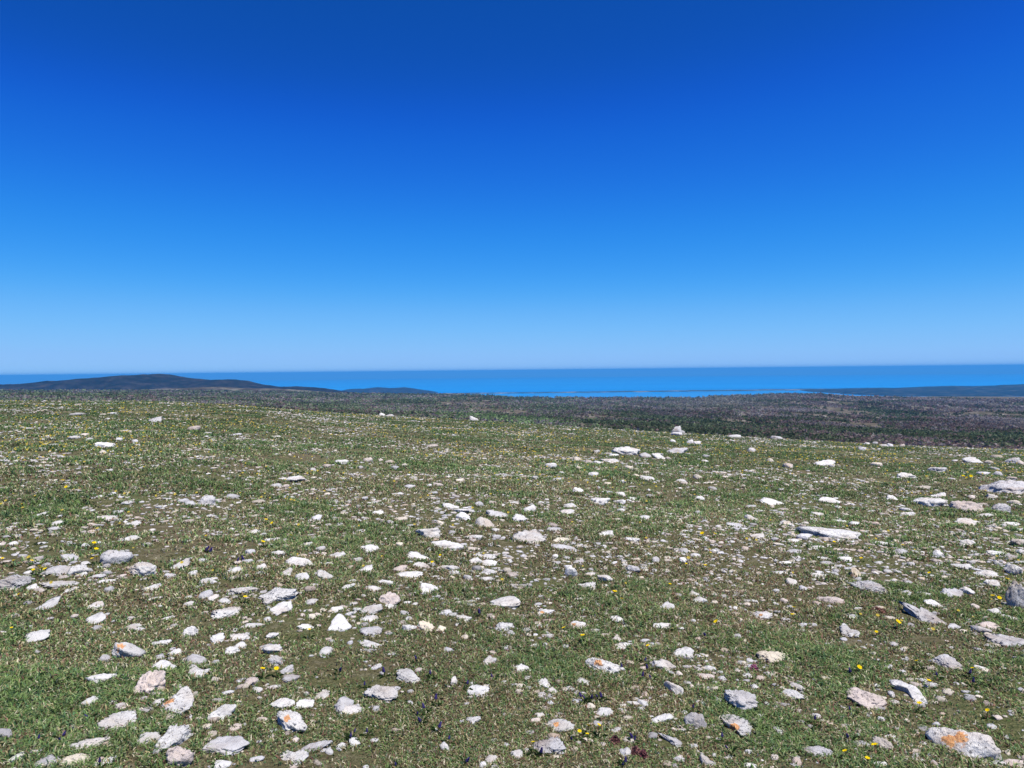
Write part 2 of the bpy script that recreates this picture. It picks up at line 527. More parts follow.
MORE = """
37 653 5 4,90 666 7 6 c,104 660 10 7 g,4 688 9 5,103 679 22 15 +,119 686 8 5,90 702 21 13 +,114 702 5 10 p,16 759 17 8 +,38 752 14 7,46 764 28 12 g,103 763 30 9 +,157 703 18 8 +
149 739 28 13 +,175 653 14 7,164 667 28 10 -,198 661 20 12 g,216 680 9 6 +,232 651 16 9,222 713 27 17 +,210 720 8 5 p,223 764 16 10 s,252 682 14 9 p,258 690 10 7,240 687 6 5,228 693 10 6,218 700 14 4 p
271 649 22 12,276 661 16 12 -,286 671 14 8 g,290 678 20 9 + g,273 688 13 5,281 703 25 12,322 696 20 10 +,306 705 18 12 +,296 741 8 6,313 746 36 9 g,262 720 12 6 p,206 727 10 5 p
325 652 19 9 + s,371 651 9 4,376 667 14 5 +,343 707 20 15 + g,352 711 22 9 +,376 710 7 6,342 745 11 6,355 743 11 9,374 741 9 5,449 650 10 6,454 682 10 9 +,478 691 22 13,445 748 10 9,395 731 8 4
493 653 8 5,488 664 16 11,520 669 20 9,525 663 8 4,527 679 9 5,519 686 7 5,519 692 9 6,545 684 20 8 -,552 691 11 6,564 690 9 5,560 682 12 5,584 682 16 8,620 649 16 4
578 701 10 5,591 706 9 7,605 713 20 10,539 715 11 7,516 756 14 10,506 745 6 4,491 761 12 8,483 765 8 8,597 724 7 7,625 753 11 13,629 718 12 5,633 704 18 5,604 745 6 4,557 757 8 4
682 653 22 11,725 651 10 5,709 669 12 6 -,705 677 18 6 p,752 668 10 5 p,643 704 10 10,715 689 7 5,661 719 30 9 + s,695 723 22 17 - g,708 763 16 14,797 687 16 10 -,792 695 24 11 -,760 678 10 5,797 763 10 10 p,750 767 16 5,775 721 5 3
851 652 10 4,890 738 14 5,858 735 6 4,897 729 5 3,879 765 16 6,934 764 8 6,980 668 15 6 -,1021 691 7 5,992 727 10 5 -,1013 765 22 7 p
32 589 12 9,37 560 11 9 g,56 570 28 13 g,70 559 16 7 g,78 571 22 14 +,96 577 18 5 g,107 581 22 4 +,107 574 8 5,108 591 9 7,85 596 6 5 c,95 606 16 8,96 620 17 9 s,98 629 9 6,107 615 5 3,30 627 5 5,36 637 23 12,3 635 10 7
131 619 8 5,133 628 16 7,153 588 22 7 +,155 599 16 4,146 545 10 4,132 539 18 4 +,150 534 8 4,13 545 8 5,53 529 12 4 g,85 546 8 4 g,98 543 10 3,156 644 10 5
182 565 24 9 +,203 561 9 5 g,173 561 8 3,190 559 5 3,236 564 8 5 d,193 575 10 8 + d,170 576 10 6,208 581 16 6,236 571 14 8,232 578 12 4,246 576 10 3 +,250 553 10 8 g,249 562 12 6 + g,262 568 12 7,278 554 14 7,297 563 28 11 -,302 556 12 4,307 545 16 6 d
286 574 12 9 s,302 579 13 9 s,245 590 32 8 + d,213 599 12 7 +,224 602 12 7,190 604 14 6,178 599 6 4,189 598 8 4,168 618 17 4 +,173 626 9 4,190 632 18 11,252 625 24 6,240 637 18 8,217 640 16 9 +,165 643 12 7,238 646 18 6,272 636 15 9 +,267 647 16 4,306 627 17 7,312 617 7 8 -
315 586 10 5,318 576 8 6,232 530 5 4,252 533 18 4 +,263 536 8 5,233 541 7 4,271 546 5 5 c
320 550 10 12 g,338 556 20 8 +,370 550 20 10,368 543 12 4 g,326 564 14 4,357 561 12 7,350 569 7 5,364 571 23 10 +,325 577 16 9,347 587 14 7 +,352 582 9 4 +,386 583 24 6 -,374 590 16 6,371 610 22 9,390 607 14 5,353 604 9 4,364 596 5 4,336 609 18 7 +
369 619 20 7,371 631 22 10 g,370 645 25 7 -,410 629 14 11 +,426 628 17 11 c,441 630 10 8 c,350 643 6 6,446 613 14 5,464 618 15 8,470 606 12 4,458 604 7 6 p,475 637 6 6,428 590 20 9,411 595 7 4,444 579 8 2
409 576 26 6,400 570 14 8 p,419 558 34 8 -,421 566 20 7 -,449 568 16 8 -,383 534 12 4,392 538 10 4,400 546 11 8 + c,473 537 18 7,452 533 8 8 -,463 555 6 6,474 549 14 4 p,476 556 10 4,475 562 14 6,477 570 10 6,468 578 9 6 g,362 531 10 3
554 530 16 4,490 545 7 3,561 540 18 5 c,564 548 24 6 g s,486 557 20 6,488 564 18 5,487 572 20 7,486 579 20 6 +,507 572 9 6 g,513 576 10 6 +,509 562 6 4,585 586 20 7,606 580 16 9 +,590 575 13 4,591 570 5 3,579 599 12 6,522 586 10 4 p
504 627 19 11 +,515 622 6 5,547 621 16 4 g,594 631 12 6 -,605 637 10 7 p,616 640 12 7,623 646 20 6,616 610 10 5,618 620 20 7 -,597 544 7 3,605 535 18 6,631 540 14 6 -,625 530 16 3,579 562 12 4,555 557 6 4,567 558 7 3,614 564 6 4 c,632 570 18 9 - g,629 578 10 4,636 560 8 4,545 646 6 5,492 618 6 6,635 606 8 3
655 561 10 6,667 561 12 3,683 561 8 6,683 552 10 6,695 556 10 4,692 561 4 4 c,698 565 5 4 c,757 537 14 5,706 539 6 4,775 540 8 4,793 541 12 3,793 552 16 6 g,785 563 12 4,779 573 15 3,793 576 10 3,792 583 11 9,745 549 8 5 s,756 545 4 3,761 544 4 3,734 560 5 4 s,697 584 4 4 s,706 580 5 4 s
694 595 13 5,699 602 14 8 +,679 597 8 5,667 609 18 8 +,657 617 6 3,661 627 18 7,730 608 4 4,735 609 5 4,784 602 8 6 -,776 592 7 4,736 637 9 7,713 639 9 5,727 627 10 5 -,717 623 6 4,697 640 8 7 +,660 592 5 3
818 548 18 5,822 559 14 5 -,826 563 12 4,845 560 14 6,829 553 7 3,882 544 20 7 -,896 541 7 3,899 553 14 8 g,866 549 6 5 g,925 549 8 3,931 548 10 3,919 559 5 2,911 564 9 4 p,888 572 9 4 p,819 577 18 6 -,855 575 14 12 - c,828 600 28 10 - p,803 589 8 6 d,925 595 22 5 -,935 605 24 5 -,951 595 20 8 g,852 617 14 5 s,803 626 8 5,890 618 10 4
966 544 15 8,966 537 10 3,955 543 9 3,995 539 14 3,1018 544 14 9 + d,1020 531 10 4,995 554 16 6,1010 558 14 6 g,1021 553 10 7,960 566 22 8 -,965 558 14 3 p,984 574 24 9,992 585 14 8,1014 571 20 13 - d,968 592 18 9 -,995 613 14 8 -,975 607 8 5,1006 604 10 3,1012 619 22 7 -,989 626 22 8 p
104 453 8 4,119 440 6 3,135 442 6 4,127 503 12 4 -,40 516 20 4 +,57 524 16 7 + s,60 517 5 4,68 513 10 3,40 525 14 3,105 518 26 6,92 525 18 3,134 524 16 5,119 512 12 4 g,90 440 6 3,84 436 8 3,50 446 14 3 +,42 450 7 3,103 415 6 2,113 414 6 2,78 415 12 3 g,73 438 10 3,154 421 14 5 g,126 432 12 3
193 430 12 5 c,208 434 8 3,236 435 12 3,276 437 8 2,313 471 6 4 s,276 486 12 5,286 487 6 4,182 502 10 5 g,190 505 10 7 g,230 485 14 4 -,233 497 12 5,248 490 9 3,247 481 8 3 c,211 516 12 3,188 521 12 3,257 502 14 4,289 513 16 4,279 508 14 2,283 498 6 4,292 498 6 3,302 500 7 3,276 501 4 5,316 519 10 6 p,318 524 6 3 s,296 525 10 3,270 516 8 2
382 415 6 3,390 415 8 2,432 446 12 3,342 463 12 5 +,327 467 9 4,361 468 7 3,368 461 10 5,381 461 6 4,389 463 10 4,395 469 8 6,404 466 6 4 s,397 480 5 4 s,382 486 6 3,410 488 10 5 -,460 481 10 4,476 477 5 3,438 485 12 4 +,429 486 5 4 s,434 493 8 3,433 499 5 4,365 499 6 5,359 507 6 5,347 510 7 3,378 514 11 6,335 519 6 6 +,333 503 18 3,397 494 14 3,400 519 16 4 +,391 523 8 4,411 526 8 3
450 507 22 5 -,464 511 20 6 -,465 519 16 8 -,440 524 8 6 +,479 505 9 5,614 456 9 3,610 461 18 4,589 463 8 6 + g,578 460 8 4,598 463 10 3 c,629 468 9 3,551 467 11 6,580 469 8 4,593 475 11 4,535 479 7 7 - s,557 480 13 4,562 474 6 4,579 499 6 3,592 493 5 5,599 488 4 6,527 503 9 3,540 506 7 4 s,529 511 13 9 s
520 520 15 7,619 502 16 6 -,611 494 9 4,620 496 14 5 -,633 499 12 3,570 507 16 5,568 513 16 5 s,581 522 9 3,591 518 7 3,621 511 10 4,617 520 13 4,497 515 28 7 - g,493 503 10 4,632 487 9 2,608 484 8 3,622 482 9 3,637 476 6 6,553 526 10 5,634 524 7 3
682 431 7 4,677 435 12 3,673 442 6 3,690 443 7 4,697 444 7 4,676 453 22 6 g,689 455 5 2,645 457 12 5 -,659 458 14 5,669 459 6 4,646 473 7 3,698 478 10 5 g s,725 478 8 3,705 462 8 3,706 457 7 3,752 451 9 4 s,790 467 10 5,770 461 8 3,681 481 12 3,684 484 8 3,708 483 12 2,713 490 8 5,742 487 6 4,699 500 11 6,782 491 6 5,787 486 6 4,649 491 5 4,658 494 6 3,652 497 10 4
698 514 7 4,771 503 26 4 -,783 510 12 3 -,750 507 12 3,750 519 13 6 -,754 525 10 4,787 524 14 5,644 519 12 5 -,735 526 17 5 g,734 437 12 3,777 437 12 3,828 502 18 5 - s,893 500 16 6 -,939 497 16 5 +,907 510 12 4,908 515 14 5,818 515 16 6,838 522 18 6 -,854 525 11 5 g,824 465 20 5,831 463 10 4,877 466 12 4 c,862 450 7 4,937 471 16 5 g,922 488 14 4 p,952 479 8 2,957 505 13 5 -,876 525 8 4 -
993 498 12 6 d,1016 503 12 4,986 516 18 4,972 498 8 4,967 524 22 5,1008 524 20 4,973 462 18 5,989 463 7 3,1011 462 14 6 - g,1020 464 8 4,997 457 11 3 d,995 469 10 3,983 474 14 3,998 475 8 4,1013 479 10 3,875 443 5 4,891 446 6 3,883 446 8 2,868 444 5 2,902 446 5 3
"""
POLY = {  # outlines (photo pixels about the stone's middle) for stones with a telling shape
    "two-pronged white stone": [(-16, -6), (-8, -9), (0, -4), (9, -9), (16, -7), (14, 0), (8, 6), (3, 9), (-4, 9), (-6, 3), (-13, 2)],
    "sharp triangular white stone": [(-14, 9), (1, -9), (5, -7), (14, 5), (8, 8), (-4, 9)],
    "flat five-sided grey slab": [(-24, 4), (-9, -12), (18, -8), (24, 5), (4, 12), (-10, 9)],
    "small pyramid-shaped stone": [(-12, 8), (-7, -9), (2, -3), (13, -1), (2, 6), (-6, 9)],
    "long leaning speckled boulder": [(-20, 16), (-18, 4), (0, -15), (16, -15), (19, -5), (8, 4), (-8, 14)],
    "black-spotted stone with orange lichen": [(-18, 0), (-4, -8), (11, -13), (15, -3), (17, 9), (2, 13), (-8, 9)],
    "white block with a big orange spot": [(-20, -8), (-8, -13), (11, -9), (18, 8), (8, 11), (1, 10), (-6, 2), (-15, 0)],
    "bright white hooked stone": [(-18, -8), (-8, -10), (2, -9), (10, -1), (18, 8), (6, 10), (2, 2), (-4, -4), (-14, -3)],
    "long curved pale slab": [(-19, -9), (-2, -8), (16, 0), (17, 8), (8, 10), (2, 2), (-8, -3)],
    "small T-shaped white stone": [(-8, -3), (8, -4), (8, -1), (2, 1), (0, 5), (-3, 4), (-4, 0), (-8, 0)],
    "long white wedge": [(-19, 3), (18, -6), (14, 2), (2, 6), (-12, 6)],
    "largest white speckled boulder": [(-26, 2), (-6, -7), (0, -10), (10, -5), (25, -2), (20, 4), (2, 6), (-8, 10), (-20, 5)],
    "long slab with a reddish hollow": [(-29, -8), (-14, -7), (8, -3), (29, 5), (20, 8), (0, 8), (-12, -1), (-26, -6)],
    "rounded boulder with a dark underside": [(-20, -2), (-14, -10), (4, -11), (14, -3), (21, 6), (12, 11), (-8, 9), (-18, 5)],
    "white stone with a brown notch": [(-6, -9), (0, -4), (8, 0), (11, 5), (2, 9), (-7, 5), (-11, -3)],
    "flat": [],
}


def parse(line):
    parts = line.split("|")
    t = parts[0].split()
    return dict(x=float(t[0]), y=float(t[1]), w=float(t[2]), h=float(t[3]), f=set(t[4:]), name=parts[1].strip() if len(parts) > 1 else None)


marks = [parse(l) for l in STONES.strip().split("\n")]
marks = [m for m in marks if m["name"] != "pale rocks"]
rest = [parse(e) for l in MORE.strip().split("\n") for e in l.split(",")]
rest.sort(key=lambda s: -s["w"] * s["h"])
N_IND = 296 - len(marks)
single, minor = rest[:N_IND], rest[N_IND:]

ICO = {}


def ico(level):
    if level not in ICO:
        bm = bmesh.new(); bmesh.ops.create_icosphere(bm, subdivisions=level, radius=1.0)
        v = np.array([p.co[:] for p in bm.verts]); f = np.array([[q.index for q in p.verts] for p in bm.faces])
        bm.free(); ICO[level] = (v / np.linalg.norm(v, axis=1, keepdims=True), f)
    return ICO[level]


def n3(p, seed):
    """cheap 3-D noise from three planes"""
    return (vnoise(p[:, 0] + 3.1 * p[:, 2], p[:, 1], seed) + vnoise(p[:, 1] - 2.3 * p[:, 0], p[:, 2], seed + 1) + vnoise(p[:, 2] + 1.7 * p[:, 1], p[:, 0], seed + 2)) / 3 - 0.5


def rock_shape(level, seed, smooth=False, poly=None):
    g = np.random.default_rng(seed)
    d, f = ico(level)
    npl = g.integers(9, 15)
    n = g.normal(size=(npl, 3)); n /= np.linalg.norm(n, axis=1, keepdims=True)
    dist = g.uniform(0.62, 1.0, npl)
    n = np.vstack([n, [[g.normal() * 0.25, g.normal() * 0.25, 1]]]); n[-1] /= np.linalg.norm(n[-1]); dist = np.append(dist, g.uniform(0.5, 0.75))
    q = np.clip(d @ n.T, 0, None) / dist
    p = 5.0 if smooth else g.uniform(9, 16)
    r = (np.sum(q ** p, 1) + 1e-6) ** (-1 / p)
    r = np.clip(r, 0, 1.35)
    amp = 0.6 if smooth else 1.35
    r = r * (1 + amp * (0.30 * n3(d * 2.2 + seed % 97, seed) - 0.22 * np.clip(0.10 - np.abs(n3(d * 3.1 + 7, seed + 21)), 0, 1) * 5 * (level > 3) + 0.16 * n3(d * 5.5 + 11, seed + 5) + (0.17 * n3(d * 12 + 31, seed + 9) if level > 3 else 0)))
    v = d * r[:, None]
    lo = v.min(0); hi = v.max(0)
    v = (v - (lo + hi) / 2) / ((hi - lo) / 2)
    if poly is not None:
        P = np.array(poly, float); P[:, 1] *= -1
        ctr = P.mean(0); a = np.arctan2(P[:, 1] - ctr[1], P[:, 0] - ctr[0]); rad = np.hypot(*(P - ctr).T)
        # radius of the polygon along each direction
        va = np.arctan2(v[:, 1], v[:, 0]); vr = np.hypot(v[:, 0], v[:, 1])
        best = np.zeros(len(v)); ux, uy = np.cos(va), np.sin(va)
        for i in range(len(P)):
            A = P[i] - ctr; Bq = P[(i + 1) % len(P)] - ctr; E = Bq - A
            den = ux * E[1] - uy * E[0]; den = np.where(np.abs(den) < 1e-9, 1e-9, den)
            t = (A[0] * E[1] - A[1] * E[0]) / den; s = (A[0] * uy - A[1] * ux) / den
            ok = (t > 0) & (s >= -1e-6) & (s <= 1 + 1e-6)
            best = np.where(ok & (t > best), t, best)
        own = np.maximum(np.hypot(v[:, 0], v[:, 1]), 1e-6)
        # keep the rock's own dome but follow the outline
        flat = np.clip(own / np.maximum(1e-3, np.sqrt(np.clip(1 - (v[:, 2] * 0.75) ** 2, 0.05, 1))), 0, 1.0)
        v = np.stack([ux * best * flat + ctr[0], uy * best * flat + ctr[1], v[:, 2]], 1)
    return v, f


TINTS = {"g": (0.76, 0.76, 0.79), "p": (0.94, 0.83, 0.78), "c": (1.06, 0.98, 0.82), "": (1.0, 1.0, 1.0)}
FOOT = []    # (x, y, ax, ay, yaw) footprints, used to keep grass out of the stones


def stone_numbers(s):
    px, py, w, h = s["x"], s["y"], s["w"], s["h"]
    x, y, r = at(px, py + h * 0.12)
    cam = math.sqrt(r * r + EYE ** 2)
    m = math.hypot(y, 0.0) / F_PX * 1.0
    m = y / F_PX * math.cos(PITCH) * (1.0)
    hz = EYE - float(ground_z(x, y))
    # slope of the ground along the sight line matters for the foreshortening
    g2 = float(ground_z(x * 1.03, y * 1.03)); g1 = float(ground_z(x * 0.97, y * 0.97))
    slope = (g2 - g1) / (0.06 * r)
    sinq = max(0.03, hz / r + slope) if r > 0 else 0.4
    w, h = w * 1.10, h * 1.08      # the turf laps over the rims
    wd = w * m
    depth = min(max(0.62 * h * m / sinq, 0.45 * wd), 1.15 * wd)
    near = min(1.0, max(0.0, (sinq - 0.12) / 0.25))
    depth = min(max((0.62 + 0.16 * near) * h * m / sinq, 0.45 * wd), 1.15 * wd)
    ht = max((0.36 - 0.12 * near) * h * m, min(h * m - 0.8 * depth * sinq, 0.45 * wd))
    if "t" in s["f"]:
        ht = 0.80 * h * m; depth = 0.75 * wd
    return x, y, r, m, sinq, wd, depth, ht


def make_stone(s, seed, level):
    x, y, r, m, sinq, wd, depth, ht = stone_numbers(s)
    poly = POLY.get(s["name"]) if s["name"] else None
    fl = s["f"]
    v, f = rock_shape(level, seed, "s" in fl, poly)
    yaw = 0.0
    if poly:
        ht = min(ht, 0.24 * s['h'] * m)
        v = v * np.array([m, m / sinq * 0.85, ht])
        hx, hy = wd / 2, depth / 2
    else:
        hx, hy = wd / 2, depth / 2
        if "+" in fl or "-" in fl:
            sg = 1 if "+" in fl else -1
            along = np.array([0.80 * s["w"] * m, 0.62 * s["h"] * m / sinq])
            if along[1] > 1.1 * along[0]: along[1] = 1.1 * along[0]
            L = np.hypot(*along); yaw = math.atan2(along[1] * sg, along[0])
            hx = L / 2 * 1.06; hy = max(0.22 * L, min(0.36 * s["h"] * m / sinq, 0.36 * L))
        v = v * np.array([hx, hy, ht])
    c, sn = math.cos(yaw), math.sin(yaw)
    v = np.stack([v[:, 0] * c - v[:, 1] * sn, v[:, 0] * sn + v[:, 1] * c, v[:, 2]], 1)
    # gentle tilt towards the eye or sideways so that tops catch the light differently
    g = np.random.default_rng(seed + 1)
    v[:, 2] = np.where(v[:, 2] < 0, v[:, 2] * 0.6, v[:, 2])
    v[:, 2] += v[:, 1] * g.uniform(-0.05, 0.22) + v[:, 0] * g.normal(0, 0.06)
    v[:, 2] += 0.015 * 0 - 0.05 * ht
    a = math.atan2(x, y)
    ca, sa = math.cos(-a), math.sin(-a)
    v = np.stack([v[:, 0] * ca - v[:, 1] * sa, v[:, 0] * sa + v[:, 1] * ca, v[:, 2]], 1)
    FOOT.append((x, y, hx, hy, yaw - a, ht))
    base = np.array([x, y, float(ground_z(x, y))])
    return v, f, base, r


def stone_mesh(name, v, f, s, seed):
    g = np.random.default_rng(seed + 2)
    fl = s["f"]
    t = np.array(TINTS["g"] if "g" in fl else TINTS["p"] if "p" in fl else TINTS["c"] if "c" in fl else TINTS[""]) * g.uniform(0.80, 1.03)
    me = mesh_np(name, v, f, ROCK, True, np.tile(t, (len(v), 1)))
    a = me.attributes.new("fleck", 'FLOAT', 'POINT')
    a.data.foreach_set("value", np.full(len(v), 0.9 if "d" in fl else g.uniform(-0.4, 0.35), np.float32))
    if "o" in fl:
        hi = v[:, 2].max(); ext = np.abs(v[:, :2]).max()
        spots = [(-0.25, -0.15)] if "two orange" not in (s["name"] or "") else [(-0.45, 0.0), (-0.12, -0.12)]
        L = np.zeros(len(v))
        for sx, sy in spots:
            d = np.hypot((v[:, 0] - sx * ext) / (0.34 * ext), (v[:, 1] - sy * ext) / (0.45 * ext))
            L = np.maximum(L, np.clip(1.0 - d, 0, 1) * (v[:, 2] > 0))
        a = me.attributes.new("lichen", 'FLOAT', 'POINT'); a.data.foreach_set("value", L.astype(np.float32))
    return me


ORD = ["first", "second", "third", "fourth", "fifth", "sixth", "seventh", "eighth", "ninth", "tenth", "eleventh", "twelfth"]


def dist_px(a, b):
    return math.hypot(a["x"] - b["x"], (a["y"] - b["y"]) * 1.7)


def relation(s, m):
    dx = (s["x"] - m["x"]) / max(1, (m["w"] + s["w"]) / 2); dy = (s["y"] - m["y"]) / max(1, (m["h"] + s["h"]) / 2) 
    if abs(dy) < 0.8 and abs(dx) > 0.6: return "beside"
    return "in front of" if s["y"] > m["y"] else "beyond"


def look(s):
    fl = s["f"]; r = s["w"] / s["h"]
    q = "tiny" if s["w"] * s["h"] < 50 else "small" if s["w"] * s["h"] < 130 else "mid-sized"
    shp = "thin flat" if r > 3.4 else "flat" if r > 2.3 else "slanting" if ("+" in fl or "-" in fl) else "rounded" if "s" in fl else "chunky" if r < 1.5 else "low"
    colr = "grey" if "g" in fl else "pinkish" if "p" in fl else "cream" if "c" in fl else "dark-flecked" if "d" in fl else "white"
    return f"{q} {shp} {colr} stone"


buckets = {}
for s in single:
    m = min(marks, key=lambda q: dist_px(s, q)); rel = relation(s, m)
    buckets.setdefault((m["name"], rel), []).append((dist_px(s, m), id(s), s))
for (mn, rel), lst in buckets.items():
    lst.sort(key=lambda t: t[:2])
    for k, (_, _, s) in enumerate(lst):
        art = "" if len(lst) == 1 else f"{ORD[k]} "
        s["label"] = f"{look(s)}, {art}{rel} {mn}" if not art else f"{look(s)}, {ORD[k]} one {rel} {mn}"

GROUP = "pale limestone rocks scattered over the meadow"
seed = 100
for s in marks + single:
    seed += 17
    lev = 5 if s["w"] > 28 and s["y"] > 560 else 4 if s["w"] > 11 else 3
    v, f, base, r = make_stone(s, seed, lev)
    o = link(bpy.data.objects.new("boulder" if s["w"] * s["h"] > 420 else "stone", stone_mesh("stone", v, f, s, seed)))
    o.location = base
    lab = s["name"] or s["label"]
    if s["name"] and not (s["f"] & {"o"}) and "cairn" not in lab and "skyline" not in lab and len(lab.split()) < 7:
        other = min((q for q in marks if q is not s and (q["f"] & {"o", "d"} or q["name"] in POLY)), key=lambda q: dist_px(s, q))
        lab = f"{lab}, {relation(s, other)} {other['name']}"
    tag(o, lab, "boulder" if s["w"] * s["h"] > 420 else "stone", GROUP)

# the many smaller stones: one object
def build_pebbles():
    V = []; Fc = []; T = []; off = 0
    lst = []
    for s in minor:
        x, y, r, m, sinq, wd, depth, ht = stone_numbers(s)
        lst.append((x, y, wd / 2, depth / 2, ht, rng.uniform(-0.3, 0.3)))
    n = 30000
    r = np.exp(math.log(2.6) + (math.log(58) - math.log(2.6)) * rng.uniform(0, 1, n * 3) ** 0.72); a = rng.uniform(-R(40), R(40), n * 3)
    x = r * np.sin(a); y = r * np.cos(a)
    k = fbm(x * 0.35, y * 0.35, 61, 4) + 0.35 * (fbm(x * 2.5, y * 2.5, 67, 2) - 0.5)
    # stonier to the right-hand slope and in bands, barer in between
    lean = 0.03 * np.tanh(x / (0.4 * y + 0.5))
    keep = rng.uniform(size=n * 3) < np.clip((k + lean - 0.45) * 5.0, 0.05, 1.0) * np.clip(r / 8, 0.4, 1)
    x, y, r = x[keep][:n], y[keep][:n], r[keep][:n]
    for i in range(len(x)):
        sz = (0.0055 + 0.00120 * r[i]) * min(math.exp(rng.normal(0, 0.65)), 3.2 - 1.9 * min(1, r[i] / 26))
        lst.append((x[i], y[i], sz, sz * rng.uniform(0.5, 1.1), sz * rng.uniform(0.22, 0.5), rng.uniform(-1.5, 1.5)))
    for (sx, sy, hx, hy, yaw, ht) in list(FOOT[:len(marks) + len(single)]):
        R_ = max(hx, hy)
        for q in range(rng.integers(1, 8)):
            a_ = rng.uniform(0, 6.28); dd = R_ * (1.05 + rng.exponential(0.7))
            sz = R_ * rng.uniform(0.07, 0.30) + 0.004
            lst.append((sx + dd * math.cos(a_), sy + dd * math.sin(a_) * 0.9, sz, sz * rng.uniform(0.5, 1.0), sz * rng.uniform(0.25, 0.6), rng.uniform(-1.5, 1.5)))
    shapes = [rock_shape(2, 9000 + q * 7) for q in range(24)]
    zs = ground_z(np.array([l[0] for l in lst]), np.array([l[1] for l in lst]))
    pal = np.array([[1, 1, 1], [0.9, 0.9, 0.94], [1.0, 0.92, 0.80], [0.92, 0.82, 0.76], [0.78, 0.78, 0.8]])
    for i, (x_, y_, hx, hy, ht, yaw) in enumerate(lst):
        v, f = shapes[i % 24]
        v = v * np.array([hx, hy, ht]); c, sn = math.cos(yaw), math.sin(yaw)
        v = np.stack([v[:, 0] * c - v[:, 1] * sn + x_, v[:, 0] * sn + v[:, 1] * c + y_, v[:, 2] + zs[i] + ht * 0.05], 1)
        V.append(v); Fc.append(f + off); off += len(v)
        T.append(np.tile(pal[rng.integers(0, 5)] * rng.uniform(0.60, 1.02), (len(v), 1)))
        if i < len(minor): FOOT.append((x_, y_, hx, hy, yaw, ht))
    me = mesh_np("pebbles", np.vstack(V), np.vstack(Fc), ROCK, True, np.vstack(T))
    tag(link(bpy.data.objects.new("pebbles", me)), "countless small pale stones strewn through the turf", "pebbles", kind="stuff")


build_pebbles()

# ------------------------------------------------------------------ grass
def clear_of_stones(x, y, shrink=0.76):
    order = np.argsort(y); ys = y[order]; keep = np.ones(len(x), bool)
    for (sx, sy, hx, hy, yaw, ht) in FOOT:
        R_ = max(hx, hy)
        i0, i1 = np.searchsorted(ys, [sy - R_, sy + R_])
        ids = order[i0:i1]
        dx = x[ids] - sx; dy = y[ids] - sy
        c, s = math.cos(-yaw), math.sin(-yaw)
        a = (dx * c - dy * s) / (hx * shrink); b = (dx * s + dy * c) / (hy * shrink)
        keep[ids[(a * a + b * b) < 1]] = False
    return keep


# worn places where the soil shows (photo column, row, half width)
BARE_SPOTS = [(812, 764, 34), (935, 562, 30), (620, 764, 26), (30, 668, 30), (60, 618, 24), (245, 692, 32), (925, 640, 24), (655, 672, 22), (770, 676, 24), (545, 582, 26), (420, 690, 36),
              (490, 630, 22), (560, 645, 26), (150, 632, 26), (300, 735, 20), (380, 560, 24), (240, 650, 22), (700, 600, 26), (600, 560, 24), (860, 640, 22), (1000, 760, 26)]


